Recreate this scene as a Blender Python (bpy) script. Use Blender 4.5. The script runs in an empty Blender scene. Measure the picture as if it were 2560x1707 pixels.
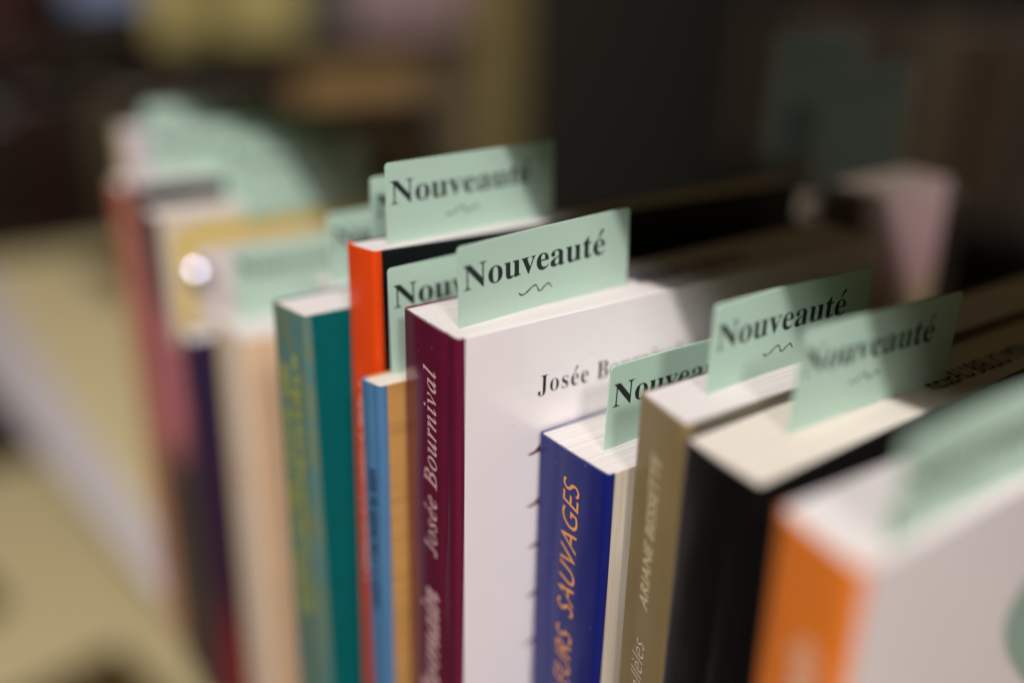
import bpy, math, random
from mathutils import Vector, Matrix
random.seed(7)
S = 0.001                                     # everything below is written in millimetres
scene = bpy.context.scene
COL = scene.collection

# ------------------------------------------------------------------ camera
def rad(a): return math.radians(a)
pitch, roll, yaw = rad(22.27), rad(1.39), rad(54.27)
fwd = Vector((math.cos(yaw)*math.cos(pitch), math.sin(yaw)*math.cos(pitch), -math.sin(pitch)))
right0 = Vector((math.sin(yaw), -math.cos(yaw), 0.0)); up0 = right0.cross(fwd)
right = math.cos(roll)*right0 + math.sin(roll)*up0
up = -math.sin(roll)*right0 + math.cos(roll)*up0
cd = bpy.data.cameras.new('camera'); cam = bpy.data.objects.new('camera', cd); COL.objects.link(cam)
M = Matrix((right, up, -fwd)).transposed().to_4x4(); M.translation = Vector((-99.0, -156.4, 75.7))*S
cam.matrix_world = M
cd.lens = 35.0; cd.sensor_width = 36.0; cd.clip_start = 0.005; cd.clip_end = 60
cd.dof.use_dof = True; cd.dof.focus_distance = 0.2135; cd.dof.aperture_fstop = 1.92; cd.dof.aperture_blades = 0
scene.camera = cam

# ------------------------------------------------------------------ room light
w = bpy.data.worlds.new('World'); scene.world = w; w.use_nodes = True
bg = w.node_tree.nodes['Background']; bg.inputs[0].default_value = (1.0, 0.71, 0.32, 1); bg.inputs[1].default_value = 0.068
def lamp(name, pos, target, watts, radius, color):
    l = bpy.data.lights.new(name, 'AREA'); l.shape = 'DISK'; l.size = 2*radius*S; l.energy = watts; l.color = color
    o = bpy.data.objects.new(name, l); COL.objects.link(o); o.location = Vector(pos)*S
    o.rotation_euler = (Vector(target)-Vector(pos)).to_track_quat('-Z', 'Y').to_euler()
    return o
lamp('ceiling_spotlight', (-719, -600, 1550), (30, 30, 0), 43, 28, (1.0, 0.95, 0.93))
lamp('added_fill_light', (-440, -1500, 1250), (30, 0, 0), 17, 160, (1.0, 0.93, 0.92))  # soft fill lamp, added to brighten the upright cover faces
scene.view_settings.view_transform = 'Standard'; scene.view_settings.look = 'None'
scene.view_settings.exposure = 0.0; scene.view_settings.gamma = 1.0
scene.render.engine = 'CYCLES'
scene.cycles.use_denoising = True; scene.cycles.max_bounces = 8; scene.cycles.sample_clamp_indirect = 4

# ------------------------------------------------------------------ materials
def lin(c):
    c = c/255.0
    return c/12.92 if c <= .04045 else ((c+.055)/1.055)**2.4
def rgb(r, g, b): return (lin(r), lin(g), lin(b), 1)
class NT:
    def __init__(s, name):
        s.m = bpy.data.materials.new(name); s.m.use_nodes = True; s.n = s.m.node_tree.nodes; s.l = s.m.node_tree.links
        s.b = s.n['Principled BSDF']; s.tc = s.n.new('ShaderNodeTexCoord')
    def mapping(s, scale):
        m = s.n.new('ShaderNodeMapping'); m.inputs['Scale'].default_value = scale; s.l.new(s.tc.outputs['Object'], m.inputs['Vector']); return m.outputs[0]
    def noise(s, scale, sc=(1, 1, 1), detail=4, rough=.5, dist=0):
        n = s.n.new('ShaderNodeTexNoise'); n.inputs['Scale'].default_value = scale; n.inputs['Detail'].default_value = detail
        n.inputs['Roughness'].default_value = rough; n.inputs['Distortion'].default_value = dist
        s.l.new(s.mapping(sc), n.inputs['Vector']); return n.outputs['Fac']
    def ramp(s, fac, stops):
        r = s.n.new('ShaderNodeValToRGB'); s.l.new(fac, r.inputs[0]); e = r.color_ramp.elements
        while len(e) < len(stops): e.new(.5)
        for el, (p, c) in zip(e, stops): el.position = p; el.color = c
        return r.outputs[0]
    def mix(s, fac, a, b, mode='MIX'):
        m = s.n.new('ShaderNodeMix'); m.data_type = 'RGBA'; m.blend_type = mode
        for k, v in ((0, fac), (6, a), (7, b)):
            if hasattr(v, 'is_linked'): s.l.new(v, m.inputs[k])
            else: m.inputs[k].default_value = v
        return m.outputs[2]
    def bump(s, h, strength, dist):
        b = s.n.new('ShaderNodeBump'); b.inputs['Strength'].default_value = strength; b.inputs['Distance'].default_value = dist
        s.l.new(h, b.inputs['Height']); s.l.new(b.outputs[0], s.b.inputs['Normal']); return b
    def set(s, **k):
        for a, v in k.items():
            i = s.b.inputs[a.replace('_', ' ')]
            if hasattr(v, 'is_linked'): s.l.new(v, i)
            else: i.default_value = v
        return s.m
def scaled(c, f): return (c[0]*f, c[1]*f, c[2]*f, 1)
def gloss(name, c, rough=.32, coat=.5, dust=0.0, wav=1.0, var=.11):
    t = NT(name)
    v = t.noise(90, detail=5)
    col = t.mix(v, scaled(c, 1-var), scaled(c, 1+var))
    if dust:
        d = t.ramp(t.noise(1500, detail=1, rough=.3), [(.80, (0, 0, 0, 1)), (.84, (1, 1, 1, 1))])
        sep = t.mix(dust, (0, 0, 0, 1), d)
        bw = t.n.new('ShaderNodeRGBToBW'); t.l.new(sep, bw.inputs[0])
        col = t.mix(bw.outputs[0], col, (.55, .5, .5, 1))
    r = t.n.new('ShaderNodeMapRange'); t.l.new(t.noise(60, detail=3), r.inputs[0]); r.inputs[3].default_value = rough-.07; r.inputs[4].default_value = rough+.1
    t.bump(t.noise(55, (1.0, 1.0, .25), detail=2), .35*wav, .0009)
    if coat < .21: t.set(Specular_IOR_Level=.3 if coat else .12)
    return t.set(Base_Color=col, Roughness=r.outputs[0], Coat_Weight=coat, Coat_Roughness=.13)
def matte(name, c, rough=.75, var=.12, scale=120):
    t = NT(name); v = t.noise(scale, detail=5)
    t.bump(t.noise(2500, detail=2), .25, .00005)
    return t.set(Base_Color=t.mix(v, scaled(c, 1-var), scaled(c, 1+var)), Roughness=rough)
def pages_mat(name, c):
    t = NT(name)
    f = t.noise(1, (25, 5200, 5), detail=3, rough=.7); g = t.noise(1, (9, 700, 2), detail=2)
    col = t.mix(t.ramp(f, [(.3, (0, 0, 0, 1)), (.7, (1, 1, 1, 1))]), scaled(c, .74), c)
    col = t.mix(g, col, scaled(c, .93))
    t.bump(f, .55, .00012)
    return t.set(Base_Color=col, Roughness=.8)
PAGES = {'white': pages_mat('white_paper_edges', (.64, .605, .585, 1)), 'cream': pages_mat('cream_paper_edges', (.64, .59, .51, 1))}
def card_mat():
    t = NT('mint_green_card'); c = (.57, .765, .645, 1)
    v = t.noise(2600, detail=3, rough=.7); g = t.noise(40, detail=2)
    col = t.mix(v, scaled(c, .93), scaled(c, 1.06)); col = t.mix(g, col, scaled(c, .96))
    t.bump(v, .3, .00006)
    m = t.set(Base_Color=col, Roughness=.55, Specular_IOR_Level=.5)
    tr = t.n.new('ShaderNodeBsdfTranslucent'); tr.inputs[0].default_value = (.12, .55, .28, 1)
    ms = t.n.new('ShaderNodeMixShader'); ms.inputs[0].default_value = .2
    out = t.n['Material Output']; t.l.new(t.b.outputs[0], ms.inputs[1]); t.l.new(tr.outputs[0], ms.inputs[2]); t.l.new(ms.outputs[0], out.inputs[0])
    return m
CARD = card_mat()
def ink(name, c, rough=.5):
    t = NT(name); return t.set(Base_Color=t.mix(t.noise(2500, detail=2), scaled(c, .8), scaled(c, 1.2)), Roughness=rough)
INK = ink('black_green_ink', (.012, .02, .016, 1))

# ------------------------------------------------------------------ mesh helpers
def mesh(name, verts, faces, mat, parent=None, smooth=None):
    me = bpy.data.meshes.new(name); me.from_pydata([tuple(c*S for c in v) for v in verts], [], faces); me.materials.append(mat)
    me.validate(); me.update()
    if smooth:
        for p in me.polygons: p.use_smooth = True
        me.set_sharp_from_angle(angle=rad(smooth))
    o = bpy.data.objects.new(name, me); COL.objects.link(o)
    if parent: o.parent = parent
    return o
def fix_normals(o):
    import bmesh
    bm = bmesh.new(); bm.from_mesh(o.data); bmesh.ops.recalc_face_normals(bm, faces=bm.faces); bm.to_mesh(o.data); bm.free()
def box_vf(x0, x1, y0, y1, z0, z1):
    v = [(x0, y0, z0), (x1, y0, z0), (x1, y1, z0), (x0, y1, z0), (x0, y0, z1), (x1, y0, z1), (x1, y1, z1), (x0, y1, z1)]
    return v, [(0, 3, 2, 1), (4, 5, 6, 7), (0, 1, 5, 4), (1, 2, 6, 5), (2, 3, 7, 6), (3, 0, 4, 7)]
def box(name, b, mat, parent=None, bevel=0.0):
    v, f = box_vf(*b); o = mesh(name, v, f, mat, parent)
    if bevel:
        import bmesh
        bm = bmesh.new(); bm.from_mesh(o.data)
        bmesh.ops.bevel(bm, geom=list(bm.edges), offset=bevel*S, segments=2, affect='EDGES', profile=.5)
        bm.to_mesh(o.data); bm.free()
        for p in o.data.polygons: p.use_smooth = True
        o.data.set_sharp_from_angle(angle=rad(50))
    return o
def tag(o, label=None, cat=None, group=None, kind=None):
    for k, v in (('label', label), ('category', cat), ('group', group), ('kind', kind)):
        if v: o[k] = v
    return o
def empty(name, loc, rz=0.0):
    o = bpy.data.objects.new(name, None); COL.objects.link(o); o.empty_display_size = .01
    o.location = Vector(loc)*S; o.rotation_euler = (0, 0, rad(rz)); return o

# ------------------------------------------------------------------ lettering
def serif(s, kind):
    base = {'bold': (0x1D400, 0x1D41A), 'italic': (0x1D434, 0x1D44E), 'bolditalic': (0x1D468, 0x1D482)}[kind]
    out = ''
    for ch in s:
        if 'A' <= ch <= 'Z': out += chr(base[0]+ord(ch)-65)
        elif 'a' <= ch <= 'z':
            cp = base[1]+ord(ch)-97; out += '\u210e' if cp == 0x1D455 else chr(cp)
        else: out += ch
    return out
def glyphs(body, shear=0.0, offset=0.0, space=1.0, res=4):
    c = bpy.data.curves.new('tmp', 'FONT'); c.body = body; c.shear = shear; c.offset = offset; c.space_character = space; c.resolution_u = res
    o = bpy.data.objects.new('tmp', c); COL.objects.link(o); bpy.context.view_layer.update()
    m = bpy.data.meshes.new_from_object(o.evaluated_get(bpy.context.evaluated_depsgraph_get()))
    vs = [tuple(v.co[:2]) for v in m.vertices]; fs = [tuple(p.vertices) for p in m.polygons]
    bpy.data.objects.remove(o); bpy.data.curves.remove(c); bpy.data.meshes.remove(m)
    return vs, fs
def word(body, style=None, shear=0.0, offset=0.0, space=1.0, res=4):
    """2-D mesh of a line of lettering, cap height 1, starting at x = 0"""
    plain = body.replace('é', 'e').replace('è', 'e') if style else body
    conv = (lambda s: serif(s, style)) if style else (lambda s: s)
    vs, fs = glyphs(conv(plain), shear, offset, space, res)
    cap = max(v[1] for v in glyphs(conv('H'), 0, offset)[0])
    if style:
        for i, ch in enumerate(body):
            if ch in 'éè':
                xe = max(v[0] for v in glyphs(conv(plain[:i+1]), shear, offset, space)[0]); we = max(v[0] for v in glyphs(conv('e'), shear, offset)[0])
                xh = max(v[1] for v in glyphs(conv('e'), shear, offset)[0])
                cx = xe-we*.48; n = len(vs); t = .05 if style == 'bold' else .03
                q = [(-.04, .055), (.0-.04+t*.8, .045), (.16, .235+t*.2), (.13, .285), (.07, .27)]
                if ch == 'è': q = [(-a+.05, b) for a, b in q][::-1]
                if style != 'bold': cx += .06
                vs += [(cx+a, xh+b) for a, b in q]; fs.append(tuple(range(n, n+5)))
    x0 = min(v[0] for v in vs)
    return [((x-x0)/cap, y/cap) for x, y in vs], fs
def put_word(name, wd, mat, parent, origin, du, dv, cap, width=None, warp=None):
    """lay a line of lettering on a surface: origin, text direction, up direction, all in the parent's space"""
    vs, fs = wd; W = max(v[0] for v in vs); kx = cap if width is None else width/W
    du = Vector(du).normalized(); dv = Vector(dv).normalized(); o = Vector(origin); out = []
    for x, y in vs:
        p = o+du*(x*kx)+dv*(y*cap); p = warp(p) if warp else p; out.append(tuple(p))
    return mesh(name, out, fs, mat, parent)
NOUV = word('Nouveauté', 'bold', res=5)

# ------------------------------------------------------------------ the shelf unit
beige = matte('beige_laminate', (.51, .43, .235, 1), .5, .06, 12)
TOP = -212.0
sh = box('shelf_board', (4, 330, -420, 830, -232, TOP), beige); tag(sh, kind='structure')
strip_m = gloss('lavender_grey_gloss', (.60, .55, .56, 1), .4, .3)
ts = mesh('sloping_strip', [(7, 235, -209.5), (7, 830, -209.5), (-30, 830, -268), (-1, 235, -224), (3.8, 235, -211.8), (3.8, 830, -211.8), (-29, 830, -270), (0, 235, -226)], [(0, 1, 2, 3), (7, 6, 5, 4), (0, 4, 5, 1), (3, 2, 6, 7), (1, 5, 6, 2), (0, 3, 7, 4)], strip_m)  # pale strip sloping off the shelf front, narrower at its near end
fix_normals(ts); tag(ts, 'pale lavender sloping tapered strip along the beige shelf front at left', 'ticket strip')
box('base_shelf', (-110, 330, 120, 830, -440, -420), beige)
bpy.data.objects['base_shelf']['kind'] = 'structure'
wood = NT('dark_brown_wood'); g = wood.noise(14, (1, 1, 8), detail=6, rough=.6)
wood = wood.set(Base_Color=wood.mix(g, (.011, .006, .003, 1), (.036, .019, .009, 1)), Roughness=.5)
rail = empty('upper_shelf', (3, 0, 100), 7.18)
box('board', (0, 100, -460, 520, 0, 18), wood, rail, .8)
for y in (-452, 498):
    box('hanging_rod', (40, 52, y, y+12, 18.2, 900), wood, rail, .5)
tag(rail, 'dark brown wooden upper shelf above the row of books', 'shelf')
floor = box('floor', (-4000, 5000, -4000, 5000, -1000, -900), matte('brown_floor', (.05, .04, .028, 1), .6, .2, 3)); tag(floor, kind='structure')

# ------------------------------------------------------------------ books
SURF = {}
def book(label, F, top, th, depth, spine_m, front_m, back_m=None, pages='white', rot=0.0, k=0.0, bulge=.25, height=None, flare=0.0, group=None, name='book', lift=0.0, base=TOP, crease=None):
    """F: world x,y of the upright edge where spine meets the cover that faces us; local y runs through the thickness"""
    h = height or (top-base)
    e = empty(name, (F[0], F[1], base), rot)
    def T(vs): return [(x+k*y, y, z) for x, y, z in vs]
    c = .38; r = 1.1
    # spine: a folded strip with rounded corners and a faint belly
    prof = []
    n = 6
    for i in range(n+1):
        a = math.pi/2*i/n; prof.append((r-r*math.sin(a), r-r*math.cos(a)))
    m = 26 if crease else 8
    for i in range(1, m):
        u = i/m; prof.append((-bulge*math.sin(math.pi*u), r+(th-2*r)*u))
    for i in range(n+1):
        a = math.pi/2*i/n; prof.append((r-r*math.cos(a), th-r+r*math.sin(a)))
    prof = [(r+.8, 0.0)]+prof+[(r+.8, th)]
    inner = []
    P = len(prof)
    for i, (x, y) in enumerate(prof):
        a = prof[max(i-1, 0)]; b = prof[min(i+1, P-1)]; dx, dy = b[0]-a[0], b[1]-a[1]; L = math.hypot(dx, dy) or 1
        inner.append((x+dy/L*c, y-dx/L*c) if True else None)
    zs = [0, h*.35, h*.7, h*.9, h]
    vs, fs = [], []
    if crease: zs = [h*.3+h*.7*i/28 for i in range(29)]; zs[0] = 0
    def dent(y, z):
        if not crease: return 0
        yc, dep, wd_ = crease; yc += .5*math.sin(z*.055)+.3*math.sin(z*.13+1)
        return dep*math.exp(-((y-yc)/wd_)**2)*(.75+.25*math.sin(z*.09))+.05*math.sin(z*.16+y*.5)*math.sin(math.pi*y/th)
    for z in zs:
        vs += [(x+dent(y, z), y, z) for x, y in prof]
    for z in zs:
        vs += [(x, y, z) for x, y in inner]
    Z = len(zs); off = Z*P
    for j in range(Z-1):
        for i in range(P-1):
            fs.append((j*P+i, (j+1)*P+i, (j+1)*P+i+1, j*P+i+1)); fs.append((off+j*P+i, off+j*P+i+1, off+(j+1)*P+i+1, off+(j+1)*P+i))
    for i in range(P-1):
        j = (Z-1)*P; fs.append((j+i, off+j+i, off+j+i+1, j+i+1)); fs.append((i, i+1, off+i+1, off+i))
    sp = mesh('spine', T(vs), fs, spine_m, e, 40); fix_normals(sp)
    # covers: thin boards that start where the spine's fold ends
    def board(nm, y0, y1, mat, sgn):
        vs, fs = [], []; n = 14; X0 = r+.8
        for i in range(n+1):
            u = i/n; x = X0+(depth-X0)*u; d = sgn*(flare*u**2.2+lift*math.sin(math.pi*u)) if nm == 'front_cover' else 0
            z1 = h
            vs += [(x, y0+d, 0), (x, y1+d, 0), (x, y1+d, z1), (x, y0+d, z1)]
        for i in range(n):
            a = i*4; b = a+4
            for p, q in ((0, 1), (1, 2), (2, 3), (3, 0)): fs.append((a+p, b+p, b+q, a+q))
        fs += [(0, 1, 2, 3), (n*4+3, n*4+2, n*4+1, n*4)]
        o = mesh(nm, T(vs), fs, mat, e, 40); fix_normals(o)
        return o
    board('front_cover', 0, c, front_m, -1)
    board('back_cover', th-c, th, back_m or front_m, 1)
    # page block: bundles of leaves, each a hair higher or lower than the next
    vs, fs = [], []; nb = max(8, int(th*2.2)); y = c+.04; w_ = (th-2*c-.08)/nb
    for i in range(nb):
        dz = random.uniform(-.2, .0); dx = random.uniform(-.12, .12)
        bv, bf = box_vf(c+.5, depth-.5+dx, y+i*w_, y+(i+1)*w_-.004, .3, h-.22+dz)
        o_ = len(vs); vs += bv; fs += [tuple(q+o_ for q in f) for f in bf]
    pb = mesh('page_block', T(vs), fs, PAGES[pages], e)
    if group: e['group'] = group
    tag(e, label, 'book')
    e['h'] = h
    SURF[e.name] = lambda y, z: -bulge*math.sin(math.pi*(y-r)/(th-2*r))+dent(y, z)
    return e
def spine_line(b, wd, mat, z_end, y_base, cap, length, x=-.36, name='lettering', k=0.0, flip=False):
    """reads upwards; the baseline is at local y = y_base, letter tops point to +y; z_end = world height where the line ends"""
    z = z_end-TOP-length
    return put_word(name, wd, mat, b, (x, y_base, z), (0, 0, 1), (0, 1, 0), cap, length, warp=lambda p: Vector((SURF[b.name](p.y, p.z)-.05+k*p.y, p.y, p.z)))

def blurry_marks(b, mat, z_hi, z_lo, y0, y1, kk=0.0, x=-.33):
    """print too soft in the photograph to read: a row of short strokes"""
    vs, fs = [], []; z = z_hi-TOP
    while z > z_lo-TOP:
        l = random.uniform(.9, 2.0)*(y1-y0)/3; a = y0+random.uniform(0, .3)*(y1-y0); bb = y1-random.uniform(0, .3)*(y1-y0)
        n = len(vs); vs += [(x+kk*a, a, z), (x+kk*bb, bb, z-.2), (x+kk*bb, bb, z-.2-l*.6), (x+kk*a, a, z-l*.6)]; fs.append((n, n+1, n+2, n+3)); z -= l*.6+(y1-y0)/3*random.choice((.35, .5, 1.4))
    return mesh('printed_marks', vs, fs, mat, b)

GR = 'books standing in a row on the beige shelf'
white_gloss = gloss('white_glossy_cover', (.90, .84, .85, 1), .27, .6, wav=.2, var=.02)
# maroon-spined book
mar = gloss('maroon_glossy_spine', (.13, .008, .035, 1), .14, .5, dust=1.0, wav=1.6)
b_mar = book('white covered book with glossy maroon spine, in the middle of the row', (0, 0), 0, 22.2, 139, mar, white_gloss, mar, group=GR, bulge=.4, crease=(4.4, .5, .95))
pale = ink('pale_pink_print', (.70, .46, .45, 1))
spine_line(b_mar, word('Josée Bournival', 'italic', offset=.006, space=1.12), pale, -9.8, 7.9, 5.0, 46.5)
spine_line(b_mar, word('humain', 'italic', offset=.02, space=1.0), pale, -66, 7.6, 7.2, 32)
put_word('cover_lettering', word('Josée Bournival', 'bold', offset=-.006, space=1.1), ink('black_print', (.006, .006, .006, 1)), b_mar, (20.8, -.03, 212-17.3), (1, 0, -.028), (0, 0, 1), 4.3, 43)
red_ink = ink('maroon_print', (.14, .006, .03, 1))
for i, (xx, zz) in enumerate(((19.2, -31.6), (19.4, -45.1), (20.0, -56.3), (19.8, -70.0), (19.6, -84))):
    v = [(xx-.9, -.03, 212+zz+.1), (xx+.5, -.03, 212+zz-.35), (xx+3.4, -.03, 212+zz+.2), (xx+3.4, -.03, 212+zz+2.4), (xx+1.2, -.03, 212+zz+.5)]
    mesh('printed_brush_mark', v, [(0, 1, 2, 3, 4)], red_ink, b_mar)
stamp_ink = ink('purple_stamp_ink', (.05, .035, .12, 1), .7)
put_word('stamp_lettering', word('RÉSEAU BIBLIO'), stamp_ink, b_mar, (56, 7.0, 212.05), (1, 0, 0), (0, 1, 0), 5.0, 38)

# thin blue / tan book
t = NT('tan_printed_cover'); c = (.56, .30, .09, 1)
n1 = t.ramp(t.noise(1, (60, 60, 420), detail=3), [(.45, (1, 1, 1, 1)), (.66, (.86, .82, .78, 1))])
tan = t.set(Base_Color=t.mix(1.0, t.mix(t.noise(60), scaled(c, .9), scaled(c, 1.12)), n1, 'MULTIPLY'), Roughness=.5)
blue_sp = gloss('sky_blue_glossy_spine', (.075, .20, .37, 1), .24, .8, wav=1.8)
b_tan = book('thin low book with sky blue spine and tan cover, left of the maroon spine', (-5.5, 23.5), -18.3, 7.0, 128, blue_sp, tan, tan, pages='cream', k=-.2, group=GR, crease=(2.6, .3, .7))
dkblue = ink('dark_blue_print', (.02, .05, .12, 1))
blurry_marks(b_tan, dkblue, -40, -78, 2.0, 4.6, -.2)

# red-orange book with black cover
red = gloss('red_orange_spine', (.74, .06, .005, 1), .4, .2, wav=.8)
blk = gloss('black_cover', (.005, .007, .008, 1), .42, .12, wav=.4)
b_red = book('tall thin book with red-orange spine and black cover, third left of the white cover', (-.5, 34), 9.5, 9.9, 140, red, blk, blk, rot=-1.0, k=-.22, group=GR)
blurry_marks(b_red, ink('pale_orange_print', (.85, .45, .38, 1)), -24, -80, 3.0, 7.0, -.22)

# teal book
t = NT('teal_floral_spine')
sc = t.ramp(t.noise(1, (150, 190, 75), detail=3, dist=1.2), [(.42, (0, 0, 0, 1)), (.58, (1, 1, 1, 1))])
base = t.mix(t.noise(60), (.05, .19, .17, 1), (.13, .20, .195, 1))
tealsp = t.set(Base_Color=t.mix(sc, base, (.14, .20, .13, 1)), Roughness=.5)
teal = gloss('teal_cover', (.0, .115, .118, 1), .55, .0, wav=.5)
b_teal = book('book with dark teal cover and grey-green floral spine, left of the red-orange spine', (-13, 45.5), -7.2, 14.5, 134, tealsp, teal, teal, k=-.14, group=GR)

tl_ink = ink('yellow_green_print', (.42, .42, .07, 1))
blurry_marks(b_teal, tl_ink, -18, -92, 3.2, 6.4, -.14)
blurry_marks(b_teal, tl_ink, -22, -95, 7.8, 11.2, -.14)
# hidden book whose card shows
grey = gloss('grey_cover', (.2, .2, .22, 1))
b_hid = book('pale book mostly hidden behind the teal book, only its green card rising', (8, 70), -13, 15, 130, white_gloss, white_gloss, group=GR)

# beige book
t = NT('cream_striped_spine'); sepx = t.n.new('ShaderNodeSeparateXYZ'); t.l.new(t.tc.outputs['Object'], sepx.inputs[0])
cr = t.n.new('ShaderNodeValToRGB'); mr = t.n.new('ShaderNodeMapRange'); mr.inputs[2].default_value = .026; t.l.new(sepx.outputs[1], mr.inputs[0]); t.l.new(mr.outputs[0], cr.inputs[0])
el = cr.color_ramp.elements; el[0].position = .0; el[0].color = (.80, .58, .36, 1); el[1].position = .22; el[1].color = (.86, .70, .58, 1)
e2 = el.new(.55); e2.color = (.86, .70, .58, 1); e3 = el.new(.68); e3.color = (.82, .66, .42, 1)
beige_sp = t.set(Base_Color=cr.outputs[0], Roughness=.45)
beige_cv = gloss('beige_cover', (.74, .51, .33, 1), .5, .2)
b_bei = book('thick beige book with cream striped spine, left of the teal book', (-4, 112), -38.2, 26, 135, beige_sp, beige_cv, pages='white', group=GR)
blurry_marks(b_bei, ink('salmon_print', (.75, .33, .2, 1)), -84, -98, 9, 16)

# navy book with red foot
t = NT('navy_spine_red_foot'); s3 = t.n.new('ShaderNodeSeparateXYZ'); t.l.new(t.tc.outputs['Object'], s3.inputs[0])
mr = t.n.new('ShaderNodeMapRange'); mr.inputs[1].default_value = .0; mr.inputs[2].default_value = .16; t.l.new(s3.outputs[2], mr.inputs[0])
rr = t.ramp(mr.outputs[0], [(.0, (.20, .018, .025, 1)), (.22, (.16, .016, .022, 1)), (.42, (.035, .012, .03, 1)), (1, (.026, .013, .05, 1))])
navy_sp = t.set(Base_Color=rr, Roughness=.4)
b_nav = book('slim navy book with a red foot to its spine, beside the beige book', (-10, 146), -49, 10, 132, navy_sp, navy_sp, pages='white', group=GR)

# cream book with yellow frame
cream_cv = gloss('cream_cover', (.68, .57, .43, 1), .35, .5)
def banded(name, z_top, stops):
    t = NT(name); s3 = t.n.new('ShaderNodeSeparateXYZ'); t.l.new(t.tc.outputs['Object'], s3.inputs[0])
    mr = t.n.new('ShaderNodeMapRange'); mr.inputs[1].default_value = 0; mr.inputs[2].default_value = z_top; t.l.new(s3.outputs[2], mr.inputs[0])
    return t.set(Base_Color=t.ramp(mr.outputs[0], stops), Roughness=.42)
taupe = banded('taupe_and_rose_spine', .2, [(0, (.05, .04, .035, 1)), (.5, (.06, .045, .042, 1)), (.6, (.42, .14, .15, 1)), (.8, (.40, .14, .15, 1)), (.86, (.11, .075, .06, 1)), (1, (.10, .07, .055, 1))])
cre_cv = banded('cream_rose_brown_cover', .212, [(0, (.05, .04, .035, 1)), (.50, (.06, .045, .042, 1)), (.60, (.42, .14, .15, 1)), (.715, (.42, .14, .15, 1)), (.745, (.68, .57, .43, 1)), (1, (.68, .57, .43, 1))])
b_cre = book('cream covered book with a yellow frame line and dark taupe spine', (-11, 168), -12.5, 13, 135, taupe, cre_cv, group=GR)
yel = ink('mustard_print', (.66, .47, .04, 1))
v, f = box_vf(6.6, 11.2, -.05, -.02, 158, 192); o = mesh('frame_line', v, f, yel, b_cre)
v, f = box_vf(11.2, 84, -.05, -.02, 187.5, 193.5); o = mesh('frame_line', v, f, yel, b_cre)
v, f = box_vf(11.4, 84, -.045, -.015, 158, 187.3); mesh('cover_panel', v, f, ink('lilac_white_print', (.72, .64, .62, 1)), b_cre)
# pearly dome added on the cover to throw a round highlight
vs, fs = [], []; R_, H_ = 3.6, 1.9
for j in range(13):
    a = 0; phi = rad(58)*(1-j/12); rr_ = 6.2*math.sin(phi); yy = -.06-6.2*(math.cos(phi)-math.cos(rad(58)))
    for i in range(24): vs.append((13.5+rr_*math.cos(i*math.pi/12), yy, 212-35.5+rr_*math.sin(i*math.pi/12)))
for j in range(12):
    for i in range(24): fs.append((j*24+i, j*24+(i+1) % 24, (j+1)*24+(i+1) % 24, (j+1)*24+i))
t = NT('pearl_plastic'); pearl = t.set(Base_Color=(.80, .82, .98, 1), Roughness=.14, Metallic=.9)
o = mesh('highlight_dome', vs, fs, pearl, b_cre, 60); fix_normals(o)

# pink/brown book with black cover
t = NT('pink_to_brown_spine'); s3 = t.n.new('ShaderNodeSeparateXYZ'); t.l.new(t.tc.outputs['Object'], s3.inputs[0])
mr = t.n.new('ShaderNodeMapRange'); mr.inputs[1].default_value = .0; mr.inputs[2].default_value = .2; t.l.new(s3.outputs[2], mr.inputs[0])
rr = t.ramp(mr.outputs[0], [(.0, (.10, .06, .035, 1)), (.48, (.12, .065, .035, 1)), (.56, (.50, .15, .17, 1)), (.8, (.42, .13, .15, 1)), (1, (.20, .09, .09, 1))])
pk = t.set(Base_Color=rr, Roughness=.45)
b_pk = book('book with pink and brown spine and black cover, near the far end of the row', (-10, 188), -7, 14, 96, pk, blk, pages='white', group=GR)
# terracotta book
terr = banded('terracotta_to_peach_spine', .2, [(0, (.66, .32, .17, 1)), (.45, (.70, .34, .19, 1)), (.8, (.66, .24, .14, 1)), (1, (.64, .22, .13, 1))])
b_ter = book('book with terracotta spine near the far end of the row', (-9, 206), -12.5, 22, 130, terr, cream_cv, group=GR)
# last book
b_last = book('tall cream and lavender book at the far left end of the row', (-2, 231), 4, 11, 134, gloss('cream_spine', (.60, .50, .33, 1)), gloss('lavender_cover', (.55, .46, .52, 1)), group=GR)

# blue book
t = NT('cream_streaked_cover'); f1 = t.noise(1, (900, 30, 22), detail=4, rough=.6)
bcol = t.mix(t.ramp(f1, [(.35, (0, 0, 0, 1)), (.65, (1, 1, 1, 1))]), (.56, .48, .37, 1), (.72, .65, .54, 1)); t.bump(f1, .3, .0001)
streak = t.set(Base_Color=bcol, Roughness=.5)
blu = gloss('royal_blue_glossy_spine', (.008, .014, .145, 1), .24, .12, dust=1.0, wav=2.0)
b_blu = book('book with glossy royal blue spine and orange capital lettering', (21.3, -24), -26.2, 23.3, 132, blu, streak, blu, rot=1.0, group=GR, bulge=.35, crease=(15.6, .2, 1.3))
org = ink('orange_print', (.76, .32, .075, 1))
spine_line(b_blu, word('FLEURS  SAUVAGES', shear=.33, offset=-.002, space=1.04), org, -32.3, 8.3, 5.2, 62.0)

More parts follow.
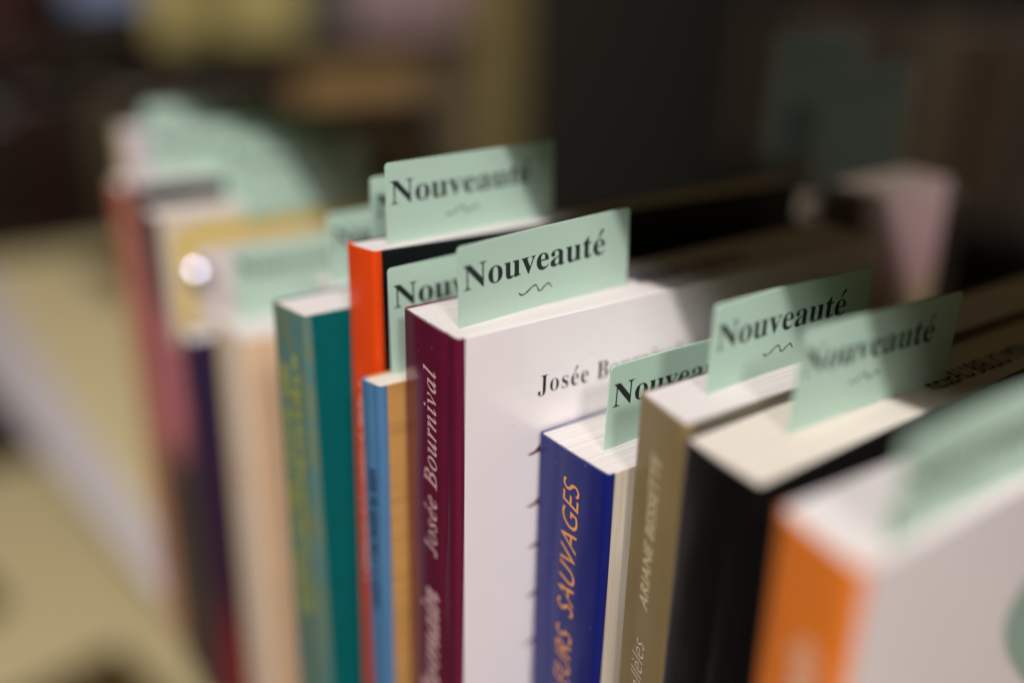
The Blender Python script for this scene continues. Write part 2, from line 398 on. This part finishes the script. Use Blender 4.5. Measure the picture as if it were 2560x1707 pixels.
# olive book
ol = gloss('olive_matt_spine', (.25, .182, .072, 1), .45, .15, wav=.6)
ol_edge = gloss('light_olive_hinge', (.10, .082, .055, 1), .5, .25)
b_oli = book('book with olive brown spine between the blue and the black book', (23.3, -42), -7.6, 15.8, 150, ol, ol_edge, ol_edge, rot=0, k=.17, group=GR)
cr_ink = ink('pale_khaki_print', (.68, .60, .34, 1))
spine_line(b_oli, word('ARIANE BESSETTE', shear=.3, offset=.014, space=1.03), cr_ink, -17.5, 6.6, 2.9, 36.5, k=.17)
spine_line(b_oli, word('parallèles', shear=.3, offset=-.014, space=1.05), ink('pale_cream_print', (.70, .64, .50, 1)), -62.0, 6.4, 4.2, 20.5, k=.17)

# black book
blkr = gloss('black_glossy_spine', (.005, .004, .0045, 1), .24, .2, wav=1.8)
b_blk = book('thick black covered book between the olive and the orange spine', (21.0, -62.3), -9.8, 19.8, 150, blkr, gloss('black_soft_cover', (.007, .006, .006, 1), .5, .05, wav=.4), pages='cream', rot=2.0, k=.12, lift=0, flare=2.2, group=GR, bulge=.5, crease=(6.5, .45, 1.3))
put_word('stamp_lettering', word('RÉSEAU BIBLIO MTR'), ink('navy_stamp_ink', (.010, .010, .035, 1), .7), b_blk, (61.5, 4.6, 202.28), (1, -.035, 0), (0, 1, 0), 5.0, 40)

# orange book
orange = gloss('orange_spine', (.92, .235, .025, 1), .5, .15, wav=.6)
b_ora = book('low book with orange spine and white cover at the right end of the row', (8.2, -91.2), -4.6, 17.0, 135, orange, gloss('pale_grey_cover', (.76, .70, .71, 1), .3, .5, wav=.25, var=.03), pages='white', k=.17, group=GR)
blurry_marks(b_ora, ink('pale_orange_ink', (.95, .62, .42, 1)), -22, -70, 4, 11, .17, -.33)
for yy, sc_, nm_, c_ in ((-.05, 1.08, 'mid_green_print', (.24, .34, .29, 1)), (-.09, .86, 'dark_green_print', (.025, .11, .06, 1))):
    vs = [(90+38*sc_*math.cos(a)*(1+.12*math.sin(3*a)), yy, 173+21*sc_*math.sin(a)*(1+.1*math.cos(2*a))) for a in [i*math.pi/16 for i in range(32)]]
    mesh('cover_picture', vs, [tuple(range(32))], ink(nm_, c_), b_ora)

# ------------------------------------------------------------------ mint green cards
SQ = [(0, 0), (.05, -.45), (.1, -.67), (.18, -.55), (.26, -.2), (.34, .35), (.42, .75), (.48, .88), (.53, .8), (.56, .2), (.59, -.5), (.63, -.82), (.67, -.8), (.75, -.2), (.825, .3), (.87, .46), (.92, .4), (.96, -.1), (1, -.6)]
def card_meshes():
    Wd, H, r, t = 48.4, 42.0, 1.0, .16
    bow = lambda x: .5*math.sin(math.pi*x/Wd)
    xs = [0, .08, .3, .6, 1.0]+[1+46.4*i/16 for i in range(1, 16)]+[47.4, 47.8, 48.1, 48.32, 48.4]
    def topz(x):
        d = x if x < r else (Wd-x if x > Wd-r else r)
        return H-r+math.sqrt(max(0, r*r-(r-d)**2))
    vs = []; fs = []
    for x in xs:
        z = topz(x); b = bow(x)
        vs += [(x, b-t, 0), (x, b+t, 0), (x, b+t, z), (x, b-t, z)]
    for i in range(len(xs)-1):
        a = i*4; c = a+4
        for p, q in ((0, 1), (1, 2), (2, 3), (3, 0)): fs.append((a+p, c+p, c+q, a+q))
    n = len(xs)*4; fs += [(0, 1, 2, 3), (n-1, n-2, n-3, n-4)]
    c = mesh('bookmark_card', vs, fs, CARD, None, 35); fix_normals(c)
    warp = lambda p: Vector((p.x, bow(p.x)-t-.02, p.z))
    l = put_word('lettering', NOUV, INK, c, (1.3, 0, H-9.6), (1, 0, 0), (0, 0, 1), 5.35, 39.8, warp)
    vs, fs = [], []
    pts = [(16.2+9.4*u, H-13.6+v*.95) for u, v in SQ]
    for i, (x, z) in enumerate(pts):
        a = pts[max(i-1, 0)]; b = pts[min(i+1, len(pts)-1)]; dx, dz = b[0]-a[0], b[1]-a[1]; L = math.hypot(dx, dz); wv = .11+.09*math.sin(i*1.1)**2
        for s in (-1, 1):
            xx, zz = x-dz/L*wv*s, z+dx/L*wv*s; vs.append((xx, bow(xx)-t-.02, zz))
    for i in range(len(pts)-1): fs.append((2*i, 2*i+1, 2*i+3, 2*i+2))
    q = mesh('squiggle_mark', vs, fs, INK, c)
    return c
proto = None
def place_card(label, x, y, ztop, tilt=0.0, yaw_=0.0, lean=0.0, grp='green bookmark cards tucked into the books'):
    global proto
    if proto is None: proto = c = card_meshes()
    else:
        c = proto.copy(); COL.objects.link(c)
        for ch in proto.children:
            d = ch.copy(); COL.objects.link(d); d.parent = c
    R = Matrix.Rotation(rad(yaw_), 4, 'Z') @ Matrix.Rotation(rad(lean), 4, 'X') @ Matrix.Rotation(rad(-tilt), 4, 'Y')
    Mx = R.copy(); Mx.translation = (Vector((x, y, ztop))*S)-(R @ Vector((0, 0, 42*S)))
    c.matrix_world = Mx
    c.scale = (1, random.choice((.4, .7, 1.3, 1.9)), 1)
    tag(c, label, 'bookmark', grp); return c
place_card('green card in the white covered book with the maroon spine, its whole word in focus', 3.8, 6.1, 17.1, 1.6, 3.3)
place_card('green card in the tall red-orange book, highest in the middle', 4.9, 38, 28.0, .6, 1.5)
place_card('green card in the thin blue and tan book, partly behind the maroon book', -.2, 28.4, 7.1, .8, 1)
place_card('green card in the royal blue book, cut off by the olive book', 28.3, -14.8, -7.0, -1.5, 1)
place_card('green card in the olive book, half in shadow', 37.0, -33.8, 10.8, -.5, 0)
place_card('green card in the black book, mostly in shadow', 41.3, -51.4, 11.0, -1.5, -1.5)
place_card('green card in the orange book at the right edge of the picture', 17.2, -89.2, 12.0, 0, 0)
place_card('green card in the teal book, its rounded corner behind the highest card', 8.5, 52, 21.5, 0, -1)
place_card('green card in the hidden book left of the red-orange spine', 9.0, 78, 6.5, 0)
place_card('green card in the thick beige book', -.2, 128, -14.5, .5)
place_card('green card in the cream book with the yellow frame', 17, 176, 10, 0)
c = place_card('green card standing against the front of the cream cover with the yellow frame', 19, 167.0, 6, 0)
c.scale = (1, 1, .57); c.location.z = (6-42*.57)*S
place_card('green card in the book with the pink and brown spine', 12, 195, 11, .5)
place_card('green card in the terracotta book', 3, 216, 8.5, 1)
place_card('green card in the farthest book of the row', 8, 235, 12.5, 0)

# ------------------------------------------------------------------ back row of the same shelf (fore-edges towards us)
SHADEP = matte('paper_edges_painted_shade', (.15, .12, .09, 1), .8, .1)  # page edges with the shade put into the colour
def back_book(label, y, th, top, cover, depth=135, x=172):
    e = empty('book', (x, y, TOP)); h = top-TOP
    box('front_cover', (0, depth, 0, .4, 0, h), cover, e); box('back_cover', (0, depth, th-.4, th, 0, h), cover, e)
    box('spine', (depth+.02, depth+.5, 0, th, 0, h), cover, e)
    box('page_block', (1.0, depth-.2, .45, th-.45, .3, h-.6), SHADEP, e)
    tag(e, label, 'book', 'books in the back row behind the main row'); return e
dk = {}
def G(n, c, r=.45):
    if n not in dk: dk[n] = gloss(n, c, r, .2)
    return dk[n]
back_book('khaki book in the back row, at the right edge of the picture', -52, 22, -24, G('khaki_cover', (.16, .13, .07, 1)), x=190)
back_book('charcoal book in the back row right of the pink book', -28, 24, -30, G('charcoal_cover', (.03, .03, .03, 1)), x=200)
pkc = NT('pink_and_cream_cover'); s3 = pkc.n.new('ShaderNodeSeparateXYZ'); pkc.l.new(pkc.tc.outputs['Object'], s3.inputs[0])
mr = pkc.n.new('ShaderNodeMapRange'); mr.inputs[1].default_value = .16; mr.inputs[2].default_value = .235; pkc.l.new(s3.outputs[2], mr.inputs[0])
pkc = pkc.set(Base_Color=pkc.ramp(mr.outputs[0], [(0, (.34, .25, .13, 1)), (.22, (.34, .25, .15, 1)), (.4, (.37, .23, .24, 1)), (1, (.33, .27, .25, 1))]), Roughness=.4)
back_book('blurred pink and cream book standing in the back row', 24, 16, 4, pkc, depth=45, x=162)
back_book('dark brown book in the back row beside the pink book', 46, 16, -12, G('brown_black_cover', (.02, .014, .01, 1)), depth=90, x=166)
back_book('dark wine red book in the back row, behind the black strip of cover', 64, 20, -14, G('dark_wine_cover', (.04, .006, .008, 1)), depth=90)
gb = 'green bookmark cards in the back row'
SHADECARD = matte('green_card_painted_shade', (.019, .027, .018, 1), .7, .1)  # same cards as the front row, their shade painted into the colour
shade_mesh = None
for lab, x, y, z in (('green card with painted-in shade in the dark brown book of the back row', 174, 54, 38), ('green card with painted-in shade in the dark wine red book, highest of the back row', 172, 74, 46)):
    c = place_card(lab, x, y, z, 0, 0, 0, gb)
    if shade_mesh is None: shade_mesh = c.data.copy(); shade_mesh.materials[0] = SHADECARD
    c.data = shade_mesh

# ------------------------------------------------------------------ items on the base shelf
for lab, x, y in (('dark brown book lying on the lower beige shelf, lower left', -150, 560), ('dark brown book lying at the bottom left corner of the picture', -60, 300)):
    e = empty('book', (x, y, -420), 12)
    box('cover', (0, 105, 0, 150, .1, 22), G('dark_brown_cover', (.07, .045, .015, 1)), e, .8)
    box('page_block', (2, 105.6, 2, 148, 3, 19), PAGES['cream'], e); tag(e, lab, 'book', 'books lying on the lower shelf')

# ------------------------------------------------------------------ bookcase in the background
bc = empty('bookcase', (-350, 1000, -900))
for x0, x1 in ((0, 22), (1012, 1093)):
    box('side_panel', (x0, x1, 0, 300, 0, 1300), matte('ochre_wood' if x0 else 'dark_wood_panel', (.20, .155, .06, 1) if x0 else (.03, .02, .012, 1), .5), bc, 1)
box('back_panel', (22, 1012, 290, 300, 0, 1300), wood, bc)
for z in (20, 300, 640, 836, 1180): box('shelf', (22, 1012, 0, 289, z, z+18), wood, bc)
tag(bc, 'blurred dark wooden bookcase with an ochre side post in the background', 'bookcase')
def bgbook(label, x0, x1, z0, h, c, y=1010, d=24, group='blurred books in the background bookcase'):
    e = empty('book', (x0, y, z0)); W = x1-x0
    col = G('bg_%d_%d_%d' % tuple(int(k*1000) for k in c[:3]), c)
    box('front_cover', (0, W, 0, 1.2, 0, h), col, e); box('back_cover', (0, W, d-1.2, d, 0, h), col, e); box('spine', (-1.2, -.02, 0, d, 0, h), col, e)
    box('page_block', (.1, W-2, 1.3, d-1.3, 1, h-2), PAGES['cream'], e)
    tag(e, label, 'book', group); return e
bgbook('blurred pale yellow book facing out on the top shelf of the background bookcase', 240, 420, -45.9, 200, (.40, .34, .13, 1))
bgbook('blurred grey book between the yellow and the pink one', 432, 480, -45.9, 190, (.07, .075, .07, 1))
bgbook('blurred dusty pink book facing out at the top centre', 488, 650, -45.9, 190, (.32, .22, .22, 1))
bgbook('blurred tan book facing out in the middle of the bookcase', 410, 590, -241.9, 165, (.25, .16, .068, 1))
bgbook('blurred grey-brown book beside the ochre post', 596, 655, -241.9, 170, (.09, .075, .05, 1))
bgbook('small pale blue book standing on a dark one at the top left of the bookcase', 160, 236, -4, 120, (.20, .25, .40, 1))
e = empty('book', (150, 1008, -45.9)); box('cover', (0, 90, 0, 120, .1, 41.8), G('bg_black', (.012, .009, .007, 1)), e, 1); box('page_block', (2, 90.5, 2, 118, 3, 39), SHADEP, e); tag(e, 'thick black book lying flat under the small pale blue one', 'book', 'blurred books in the background bookcase')
ORD = ['first', 'second', 'third', 'fourth', 'fifth', 'sixth', 'seventh', 'eighth', 'ninth', 'tenth', 'eleventh', 'twelfth', 'thirteenth', 'fourteenth', 'fifteenth', 'sixteenth', 'seventeenth', 'eighteenth', 'nineteenth', 'twentieth', 'twenty-first', 'twenty-second', 'twenty-third', 'twenty-fourth', 'twenty-fifth', 'twenty-sixth', 'twenty-seventh', 'twenty-eighth', 'twenty-ninth', 'thirtieth']
x = -322; i = 0
cols = [((.010, .007, .004, 1), 'black-brown'), ((.035, .012, .007, 1), 'rusty brown'), ((.075, .056, .028, 1), 'olive tan'), ((.02, .005, .004, 1), 'dark red'), ((.028, .023, .012, 1), 'dark olive')]
place = ['at its left end', 'left of the middle', 'near the dark middle', 'right of the left end']
while x < 380:
    wd_ = random.choice((26, 34, 42)); c, n = cols[(i*2+i//3) % 5]
    bgbook('blurred %s book, %s from the left on the middle background shelf' % (n, ORD[i]), x, x+wd_, -241.9, random.choice((130, 145, 160)), c, 1010, 120, 'blurred dark books left of the tan book'); x += wd_+1.5; i += 1
x = -322; i = 0
while x < 110:
    wd_ = random.choice((30, 38, 46)); c, n = cols[(i*3+1) % 5]
    bgbook('blurred %s book, %s from the left on the top background shelf' % (n, ORD[i]), x, x+wd_, -45.9, random.choice((160, 190, 210)), c, 1010, 120, 'blurred dark books left of the yellow book'); x += wd_+1.5; i += 1
x = -322; i = 0
while x < 640:
    wd_ = random.choice((30, 38, 46)); c, n = cols[(i*2+2) % 5]
    bgbook('blurred %s book, %s from the left on the lowest background shelf' % (n, ORD[i]), x, x+wd_, -581.9, random.choice((200, 230, 260)), c, 1010, 120, 'blurred books on the lower shelf of the bookcase'); x += wd_+1.5; i += 1
cab = empty('cupboard', (745, 1000, -900))
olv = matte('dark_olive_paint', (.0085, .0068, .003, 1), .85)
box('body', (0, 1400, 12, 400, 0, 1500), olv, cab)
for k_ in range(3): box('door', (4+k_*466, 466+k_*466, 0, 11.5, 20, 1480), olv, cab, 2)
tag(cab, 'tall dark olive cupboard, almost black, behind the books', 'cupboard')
# wall behind everything
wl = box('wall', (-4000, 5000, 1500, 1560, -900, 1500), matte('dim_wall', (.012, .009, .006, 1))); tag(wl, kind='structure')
# case further right with dim books
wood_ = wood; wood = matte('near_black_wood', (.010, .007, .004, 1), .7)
bc2 = empty('bookcase', (1100, 60, -900), 0)
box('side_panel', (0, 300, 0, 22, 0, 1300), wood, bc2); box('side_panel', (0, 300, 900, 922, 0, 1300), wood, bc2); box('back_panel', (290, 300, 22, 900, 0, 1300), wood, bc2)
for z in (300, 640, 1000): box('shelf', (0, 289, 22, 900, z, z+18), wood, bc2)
tag(bc2, 'blurred brown bookcase at the far right of the background', 'bookcase')
y = 90; i = 0
while y < 900:
    wd_ = random.choice((34, 46, 60)); c = [(.06, .043, .026, 1), (.028, .014, .010, 1), (.085, .064, .038, 1), (.016, .015, .013, 1)][i % 4]; n = ['tan-brown', 'reddish brown', 'sandy', 'charcoal'][i % 4]
    e = empty('book', (1110, y, -241.9)); box('spine', (0, 1.2, 0, wd_, 0, 230), G('far_%d' % (i % 4), c), e); box('back_cover', (1.25, 140, wd_-1.2, wd_, 0, 230), G('far_%d' % (i % 4), c), e); box('front_cover', (1.25, 140, 0, 1.2, 0, 230), G('far_%d' % (i % 4), c), e); box('page_block', (1.3, 138, 1.3, wd_-1.3, 1, 227), PAGES['cream'], e)
    tag(e, 'blurred %s book, %s from the right in the far right bookcase' % (n, ORD[i]), 'book', 'blurred books in the far right bookcase'); y += wd_+1.5; i += 1
for o in list(bpy.data.objects):
    if 'h' in o.keys(): del o['h']
